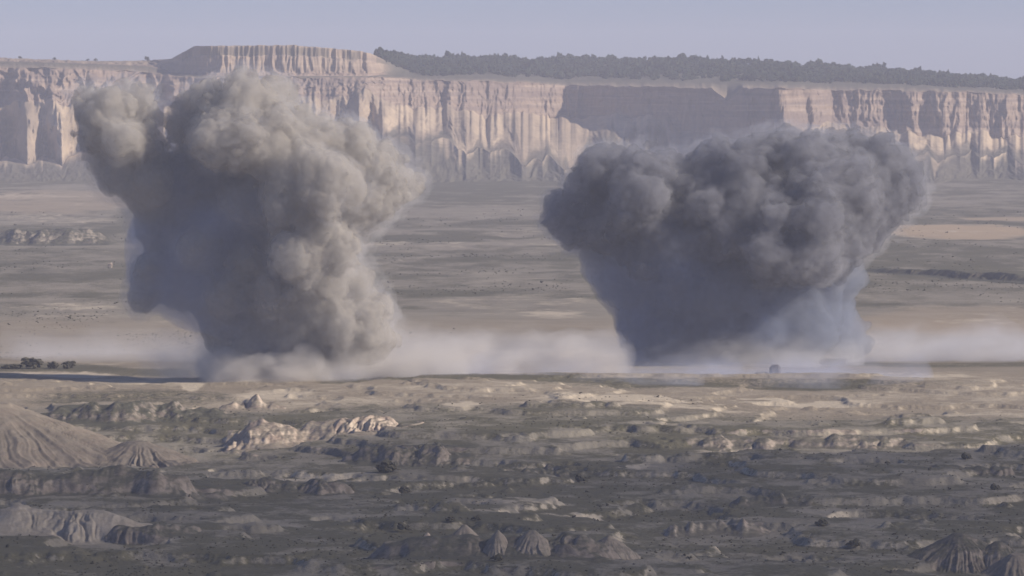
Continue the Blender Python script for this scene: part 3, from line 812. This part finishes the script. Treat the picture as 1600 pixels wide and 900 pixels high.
rock("boulder", 172, 418, 2.2, 2.6, 2, 12, M_clay_pink, "single white rock standing on the grey plain at the left", "rock")

# ------------------------------------------------------------------ smoke
def surface_nets(f, org, h):
    """closed quad surface of f<0 on a regular grid"""
    ins = f < 0
    nx, ny, nz = f.shape
    c = np.zeros((nx - 1, ny - 1, nz - 1), np.int8)
    for dx in (0, 1):
        for dy in (0, 1):
            for dz in (0, 1):
                c += ins[dx:nx - 1 + dx, dy:ny - 1 + dy, dz:nz - 1 + dz]
    act = (c > 0) & (c < 8)
    idx = np.full(act.shape, -1, np.int64); I = np.argwhere(act); idx[act] = np.arange(len(I))
    s = np.zeros((len(I), 3)); w = np.zeros(len(I))
    cr = [(a, b, d) for a in (0, 1) for b in (0, 1) for d in (0, 1)]
    for i, a in enumerate(cr):
        for b in cr[i + 1:]:
            if sum(abs(a[k] - b[k]) for k in range(3)) != 1: continue
            fa = f[I[:, 0] + a[0], I[:, 1] + a[1], I[:, 2] + a[2]]; fb = f[I[:, 0] + b[0], I[:, 1] + b[1], I[:, 2] + b[2]]
            x = (fa < 0) != (fb < 0)
            t = np.where(x, fa / np.where(x, fa - fb, 1), 0)
            p = np.array(a) + t[:, None] * (np.array(b) - np.array(a))
            s[x] += p[x]; w[x] += 1
    V = org + (I + s / w[:, None]) * h
    Q = []
    for ax in range(3):
        o1, o2 = [(1, 2), (2, 0), (0, 1)][ax]
        sl0 = [slice(None)] * 3; sl1 = [slice(None)] * 3
        sl0[ax] = slice(0, -1); sl1[ax] = slice(1, None)
        a, b = ins[tuple(sl0)], ins[tuple(sl1)]
        E = np.argwhere(a != b)
        E = E[(E[:, o1] > 0) & (E[:, o2] > 0) & (E[:, o1] < f.shape[o1] - 1) & (E[:, o2] < f.shape[o2] - 1)]
        flip = ~a[E[:, 0], E[:, 1], E[:, 2]]
        e1 = np.zeros(3, int); e1[o1] = 1; e2 = np.zeros(3, int); e2[o2] = 1
        q = [idx[tuple((E - s_).T)] for s_ in (e1 + e2, e2, 0 * e1, e1)]
        q = np.stack(q, 1); q[flip] = q[flip][:, ::-1]
        Q.append(q)
    return V, np.concatenate(Q)

def billow_field(blobs, h, k=2.2, amps=((19, 5.0), (9.5, 4.4), (5.0, 3.4), (2.7, 2.0), (1.5, 1.0)), seed=0, floor=-1.0, low=None, iso=(0.0,)):
    """blobs: (x, y, z, r) in metres. Smooth union swollen by puffs of several sizes."""
    b = np.array([tuple(q) + (1.0,) * (5 - len(q)) for q in blobs], float)
    sm = b[:, 4]; b = b[:, :4]
    pad = 7
    lo = (b[:, :3] - b[:, 3:]).min(0) - pad; hi = (b[:, :3] + b[:, 3:]).max(0) + pad
    lo[2] = max(lo[2], floor - 2 * h)
    n = np.ceil((hi - lo) / h).astype(int) + 1
    ax = [lo[i] + np.arange(n[i]) * h for i in range(3)]
    G = np.full(n, 0.0, np.float32); GS = np.full(n, 0.0, np.float32); GW = np.full(n, 1e-9, np.float32)
    big = 60.0
    for (x, y, z, r), s_ in zip(b, sm):                   # exponential smooth union
        s = []
        for i, c in enumerate((x, y, z)):
            i0 = max(0, int((c - r - 14 - lo[i]) / h)); i1 = min(n[i], int((c + r + 14 - lo[i]) / h) + 2); s.append(slice(i0, max(i0, i1)))
        d = np.sqrt((ax[0][s[0]] - x)[:, None, None] ** 2 + (ax[1][s[1]] - y)[None, :, None] ** 2 + (ax[2][s[2]] - z)[None, None, :] ** 2) - r
        e_ = np.exp(np.clip(-d / k, -30, 30)).astype(np.float32)
        G[tuple(s)] += e_; GS[tuple(s)] += e_ ** .35 * s_; GW[tuple(s)] += e_ ** .35
    f = -k * np.log(np.maximum(G, 1e-12)) + k * .55
    band = np.argwhere((f > -9) & (f < 10))
    X = lo + band * h
    disp = np.zeros(len(X))
    zr = X[:, 2]
    wx = X + np.stack([noise3(X[:, 0] / 11, X[:, 1] / 11, X[:, 2] / 11, seed + 60 + q) for q in range(3)], 1) * 4.0
    wx = wx + np.stack([noise3(X[:, 0] / 3.5, X[:, 1] / 3.5, X[:, 2] / 3.5, seed + 70 + q) for q in range(3)], 1) * 1.2
    f0_ = f[tuple(band.T)]
    for j, (L, A) in enumerate(amps):
        q_ = np.flatnonzero(np.abs(f0_ - disp) < (99 if j < 2 else 7 if j == 2 else 4.5))     # fine puffs only near the surface
        disp[q_] += A * (puff3(wx[q_, 0] / L, wx[q_, 1] / L, wx[q_, 2] / L, seed + j * 5) - .62)
    disp *= (GS / GW)[tuple(band.T)]
    if low is not None: disp *= low[2] + (1 - low[2]) * sstep(low[0], low[1], zr)
    fb_ = f[tuple(band.T)]
    f[tuple(band.T)] -= disp * (1 - sstep(7, 9.5, fb_)) * (1 - sstep(6, 8.5, -fb_))
    zz = ax[2][None, None, :]
    f = np.maximum(f, (floor - zz) * np.ones_like(f))
    r = [surface_nets(f - q, lo, h) for q in iso]
    return r[0] if len(r) == 1 else r

def smoke_material(name, color, density, skin, skin_col, aniso=.2):
    t = NT(name)
    v = t.n.new("ShaderNodeVolumePrincipled")
    v.inputs['Color'].default_value = (*color, 1); v.inputs['Density'].default_value = density; v.inputs['Anisotropy'].default_value = aniso
    t.l.new(v.outputs[0], t.out.inputs['Volume'])
    if skin > 0:
        tr = t.n.new("ShaderNodeBsdfTransparent"); df = t.n.new("ShaderNodeBsdfDiffuse")
        n = t.noise(.2, 4, .6)
        df.inputs[0].default_value = (*skin_col, 1)
        mx = t.n.new("ShaderNodeMixShader")
        t.l.new(t.math('MULTIPLY', t.ramp(n, (.35, .3), (.65, 1)), skin), mx.inputs[0])
        t.l.new(tr.outputs[0], mx.inputs[1]); t.l.new(df.outputs[0], mx.inputs[2]); t.l.new(mx.outputs[0], t.out.inputs['Surface'])
    return t.m

def dust_material(name, color, density, top, scale=.06, step=.12, xc=None, xw=1.0):
    t = NT(name)
    v = t.n.new("ShaderNodeVolumePrincipled"); v.inputs['Color'].default_value = (*color, 1); v.inputs['Anisotropy'].default_value = .2
    sx = t.n.new("ShaderNodeSeparateXYZ"); t.l.new(t.tc.outputs['Object'], sx.inputs[0])
    n = t.noise(scale, 4, .6, stretch=(1, 1, 1.6))
    nb = t.noise(.045, 3, .55)
    zz = t.math('ADD', sx.outputs['Z'], t.math('MULTIPLY', t.math('SUBTRACT', nb, .5), top * 1.5))
    g = t.math('SUBTRACT', 1.0, t.math('DIVIDE', t.math('MAXIMUM', zz, 0), top), True)
    g = t.math('POWER', g, 1.5)
    if xc is not None:                                    # the burst thins out sideways
        xx = t.math('DIVIDE', t.math('ABSOLUTE', t.math('SUBTRACT', sx.outputs['X'], xc)), xw)
        xx = t.math('SUBTRACT', 1.0, t.math('MULTIPLY', xx, xx), True)
        g = t.math('MULTIPLY', g, xx)
    d = t.math('MULTIPLY', t.math('MULTIPLY', g, density), t.ramp(n, (.32, .05), (.70, 1)))
    t.l.new(d, v.inputs['Density']); t.l.new(v.outputs[0], t.out.inputs['Volume'])
    t.m.cycles.volume_step_rate = step
    return t.m

def px_blobs(lst, base, seed, extra=2, spread=.55):
    """blob list given in photo pixels at the plume's own distance -> metres round the plume's base"""
    r = np.random.default_rng(seed); out = []
    mp = base.y / F
    for q in lst:
        px, py, rad, dy = q[:4]; s_ = q[4] if len(q) > 4 else 1.0
        x = (px - 800) * mp - base.x; z = height_at(py, base.y) - base.z; rr = rad * mp
        out.append((x, dy, z, rr, s_))
        for _ in range(extra):
            a = r.normal(size=3); a /= np.linalg.norm(a); a[1] *= 1.6
            out.append((x + a[0] * rr * .45, dy + a[1] * rr * .75, z + a[2] * rr * .45, rr * r.uniform(.5, .75), s_))
    return out

LH = [(132, 172, 30, 5), (170, 170, 35, -3), (212, 166, 32, 6), (155, 213, 38, 0), (208, 220, 42, -4, .8), (185, 265, 46, 4, .6), (225, 285, 48, 2, .5),
      (298, 190, 34, 2), (335, 166, 34, 0), (385, 156, 37, -6), (428, 160, 37, 2), (350, 215, 50, -8), (420, 220, 50, -14), (458, 190, 26, 0),
      (500, 228, 42, -2), (545, 226, 33, 6), (560, 265, 42, -2), (595, 268, 36, 6), (612, 300, 35, 2), (525, 290, 46, -22), (478, 268, 44, -20), (570, 322, 36, -8), (626, 286, 25, 4),
      (300, 290, 62, 8, .4), (375, 300, 64, 4, .4), (450, 320, 52, -10), (250, 350, 54, 10, .35), (235, 425, 38, 8, .5), (225, 465, 26, 6, .8), (320, 380, 66, 8, .3), (390, 400, 58, 4, .35), (475, 390, 48, -16), (525, 385, 34, -18), (550, 352, 26, -6),
      (285, 440, 54, 8, .4), (350, 470, 58, 4, .4), (440, 450, 40, -12, .9), (505, 440, 44, -14), (550, 440, 34, -8), (580, 482, 36, -4), (440, 490, 50, -6, .7),
      (390, 530, 52, 0, .6), (470, 520, 54, -8, .8), (545, 510, 50, -8), (592, 522, 36, -2), (350, 525, 40, 2, .5), (430, 572, 46, -2, .8), (500, 565, 44, -4), (390, 575, 36, 0, .8)]
LV = [(290, 300, 62, 0, .3), (320, 390, 68, 0, .3), (245, 370, 48, 4, .3), (380, 340, 54, -4, .3), (250, 440, 44, 4, .3), (370, 470, 56, -4, .3), (300, 460, 52, 4, .3), (420, 540, 44, -6, .3)]
RV = [(1010, 360, 62, 2, .3), (1080, 390, 74, 0, .3), (1050, 470, 72, 0, .3), (1140, 480, 66, -2, .3), (970, 420, 58, 4, .3), (1200, 510, 56, -2, .4), (1130, 390, 60, 0, .3), (1010, 520, 50, 0, .3), (900, 340, 40, 4, .3)]
RH = [(880, 332, 30, 4), (915, 303, 38, 0), (902, 365, 30, 2), (950, 272, 38, 0), (985, 256, 32, -4), (1025, 275, 38, -4), (1000, 300, 54, -6), (950, 350, 54, -2),
      (1070, 288, 28, 2), (1126, 248, 31, 0), (1092, 312, 48, -4), (1150, 272, 46, -6), (1188, 252, 40, 0), (1230, 240, 36, 4), (1262, 252, 44, -8), (1300, 240, 32, 6),
      (1345, 246, 26, 6), (1375, 250, 34, 4), (1402, 268, 31, 6), (1420, 292, 22, 6), (1388, 310, 38, 0), (1330, 300, 54, -10), (1260, 320, 58, -16), (1200, 330, 54, -14),
      (1358, 348, 34, -2), (1310, 372, 44, -8), (1270, 395, 54, -10), (1210, 395, 58, -12), (1120, 370, 66, -6), (1030, 370, 66, -2)]
RS = [(955, 405, 46, 4), (985, 445, 48, 2), (1005, 500, 44, 2), (1030, 400, 60, 8), (1110, 400, 66, 8), (1070, 450, 70, -6), (1150, 460, 72, -8), (1230, 460, 62, -6), (1288, 460, 40, -2), (1050, 505, 54, -4), (1130, 512, 56, -4),
      (1210, 512, 56, -4), (1278, 510, 40, 0), (1325, 515, 30, 0), (1318, 425, 34, 0), (1090, 545, 36, 0), (1180, 548, 38, 0), (1255, 548, 34, 0), (1320, 545, 26, 2), (1010, 530, 30, 2)]

def plume(px, py, head, stem, veil_, skirt, seed, fringe_mat, head_mat, stem_mat, dust_mat, label):
    base = at(px, py)
    e = empty("smoke_plume", base)
    (v, f), (v2, f2) = billow_field(px_blobs(head, base, seed, 2), .56, 1.8, seed=seed, floor=-.5, low=(5, 40, .7), iso=(-.8, 1.8))
    mesh_obj("smoke_body", v, f, head_mat, e)
    mesh_obj("smoke_fringe", v2, f2, fringe_mat, e)
    if stem:
        v, f = billow_field(px_blobs(stem, base, seed + 1, 1), .8, 2.2, ((16, 5.0), (8, 4.0), (4, 2.0)), seed=seed + 9, floor=-2.0)
        mesh_obj("smoke_stem", v, f, stem_mat, e)
    v, f = billow_field(px_blobs(veil_, base, seed + 4, 2), 1.0, 4.0, ((16, 4.0), (8, 2.0)), seed=seed + 29, floor=-1.0)
    mesh_obj("smoke_veil", v, f, veil_mat, e)
    v, f = billow_field(px_blobs(skirt, base, seed + 2, 3), .9, 3.0, ((12, 3.6), (5, 1.8)), seed=seed + 19, floor=-2.0)
    o = mesh_obj("dust_skirt", v, f, dust_mat, e)
    return tag(e, label, "smoke", "smoke plumes rising from explosions")

M_lf = dust_material("pale_smoke_fringe", (.80, .79, .79), .075, 900, .25, .2)
M_rf = dust_material("dark_smoke_fringe", (.66, .66, .69), .075, 900, .25, .2)
M_lh = smoke_material("pale_smoke", (.775, .75, .71), .27, .28, (.34, .305, .262))
M_ls = smoke_material("grey_smoke", (.74, .72, .71), .08, .04, (.28, .26, .25))
M_rh = smoke_material("dark_smoke", (.54, .545, .59), .27, .27, (.096, .097, .105))
M_rs = smoke_material("blue_grey_smoke", (.55, .59, .68), .13, .14, (.10, .108, .13))
veil_mat = dust_material("thin_smoke_blue_shade", (.66, .73, .90), .10, 400, .05, .2)  # thin smoke, with the blue of skylit shade put into its colour
M_dust = dust_material("pale_dust", (.87, .84, .805), .36, 20, .085, xc=36, xw=90)
plume(460, 588, LH, None, LV, [(610, 545, 50, 8), (660, 540, 54, 10), (720, 545, 50, 8), (560, 578, 38, -14), (480, 586, 38, -20), (430, 590, 34, -22), (380, 588, 34, -18), (340, 580, 30, -10), (630, 578, 36, -16), (690, 572, 34, -12), (780, 565, 40, 10), (840, 560, 40, 14), (900, 560, 38, 16), (960, 560, 34, 16), (330, 555, 46, 12), (280, 558, 40, 14), (230, 562, 36, 16), (420, 595, 24, -10)],
      5, M_lf, M_lh, M_ls, M_dust, "pale grey-brown smoke plume with sunlit billows, left one of two")
plume(1150, 566, RH, RS, RV, [(1340, 520, 46, 2), (1390, 531, 40, 4), (1440, 538, 42, 6), (1500, 540, 42, 8), (1560, 540, 42, 8), (1000, 552, 40, -14), (1060, 555, 40, -18), (1120, 556, 42, -20), (1180, 556, 42, -20), (1240, 552, 42, -18), (1300, 548, 42, -12), (940, 558, 36, -6), (1640, 540, 40, 8), (1720, 545, 36, 8)],
      23, M_rf, M_rh, M_rs, dust_material("grey_dust", (.85, .845, .86), .16, 17, .085, xc=45, xw=115), "dark blue-grey smoke plume spreading like a cauliflower, right one of two")

# thin dust veil lying over the plain between and beside the plumes
def veil():
    r = np.random.default_rng(77); bl = []
    base = at(800, 566)
    for px in range(60, 1750, 26):
        top = 66 + 10 * math.sin(px * .013) + r.uniform(-6, 8)
        bl.append(((px - 800) * base.y / F - base.x, r.uniform(10, 46), r.uniform(-1, 2), (top + 12) * base.y / F))
    v, f = billow_field(bl, 1.3, 3.5, ((18, 4), (8, 1.6)), seed=50, floor=-2.5)
    o = mesh_obj("dust", v, f, dust_material("thin_dust", (.88, .86, .85), .055, 11, .022, .08))
    o.location = base
    tag(o, "thin pale dust drifting low across the plain around both plumes", "dust", kind="stuff")
veil()

def drift():
    r = np.random.default_rng(78); base = at(1040, 590); bl = []
    for px in range(430, 1400, 22):
        bl.append(((px - 800) * base.y / F - base.x, r.uniform(-75, 35), r.uniform(-1, 1), r.uniform(9, 13)))
    v, f = billow_field(bl, 1.4, 3.5, ((18, 4), (8, 1.6)), seed=52, floor=-3.5)
    o = mesh_obj("drifting_smoke", v, f, dust_material("drifting_smoke", (.70, .75, .92), .055, 11, .03, .1))
    o.location = base
    tag(o, "thin bluish smoke drifting over the ground before the right plume", "smoke", kind="stuff")
drift()

# ------------------------------------------------------------------ cloud whose shadow lies over the foreground
def build_cloud():
    zc = 850.0
    g = Vector((0, 900, 0)); c = g + to_sun * (zc / to_sun.z)
    r = np.random.default_rng(9); bl = []
    for i in range(90):
        bl.append((r.uniform(-420, 420), r.uniform(-330, 330), r.uniform(-12, 18), r.uniform(50, 95)))
    b = np.array(bl); s = 10.0
    v, f = billow_field([tuple(q / s) for q in b], 1.0, 1.6, ((9, 2.0), (4, 1.0)), seed=90, floor=-7)
    o = mesh_obj("cloud", v * s, f, smoke_material("cloud_vapour", (.99, .99, 1.0), .0031, 0, (.8, .8, .8)))
    o.location = c
    tag(o, "fair-weather cloud high above the dark foreground plain", "cloud", kind="stuff")
build_cloud()

# ------------------------------------------------------------------ haze
def build_haze():
    x, y0, y1, z0, z1 = 6600.0, -400.0, 9600.0, -60.0, 190.0
    v = [(-x, y0, z0), (x, y0, z0), (x, y1, z0), (-x, y1, z0), (-x, y0, z1), (x, y0, z1), (x, y1, z1), (-x, y1, z1)]
    f = [(0, 3, 2, 1), (4, 5, 6, 7), (0, 1, 5, 4), (1, 2, 6, 5), (2, 3, 7, 6), (3, 0, 4, 7)]
    o = mesh_obj("haze", v, f, smoke_material("haze_air", (.86, .865, 1.0), 9e-5, 0, (1, 1, 1), 0.0), smooth=False)
    tag(o, "pale blue-grey haze over the whole plain", "haze", kind="stuff")
build_haze()
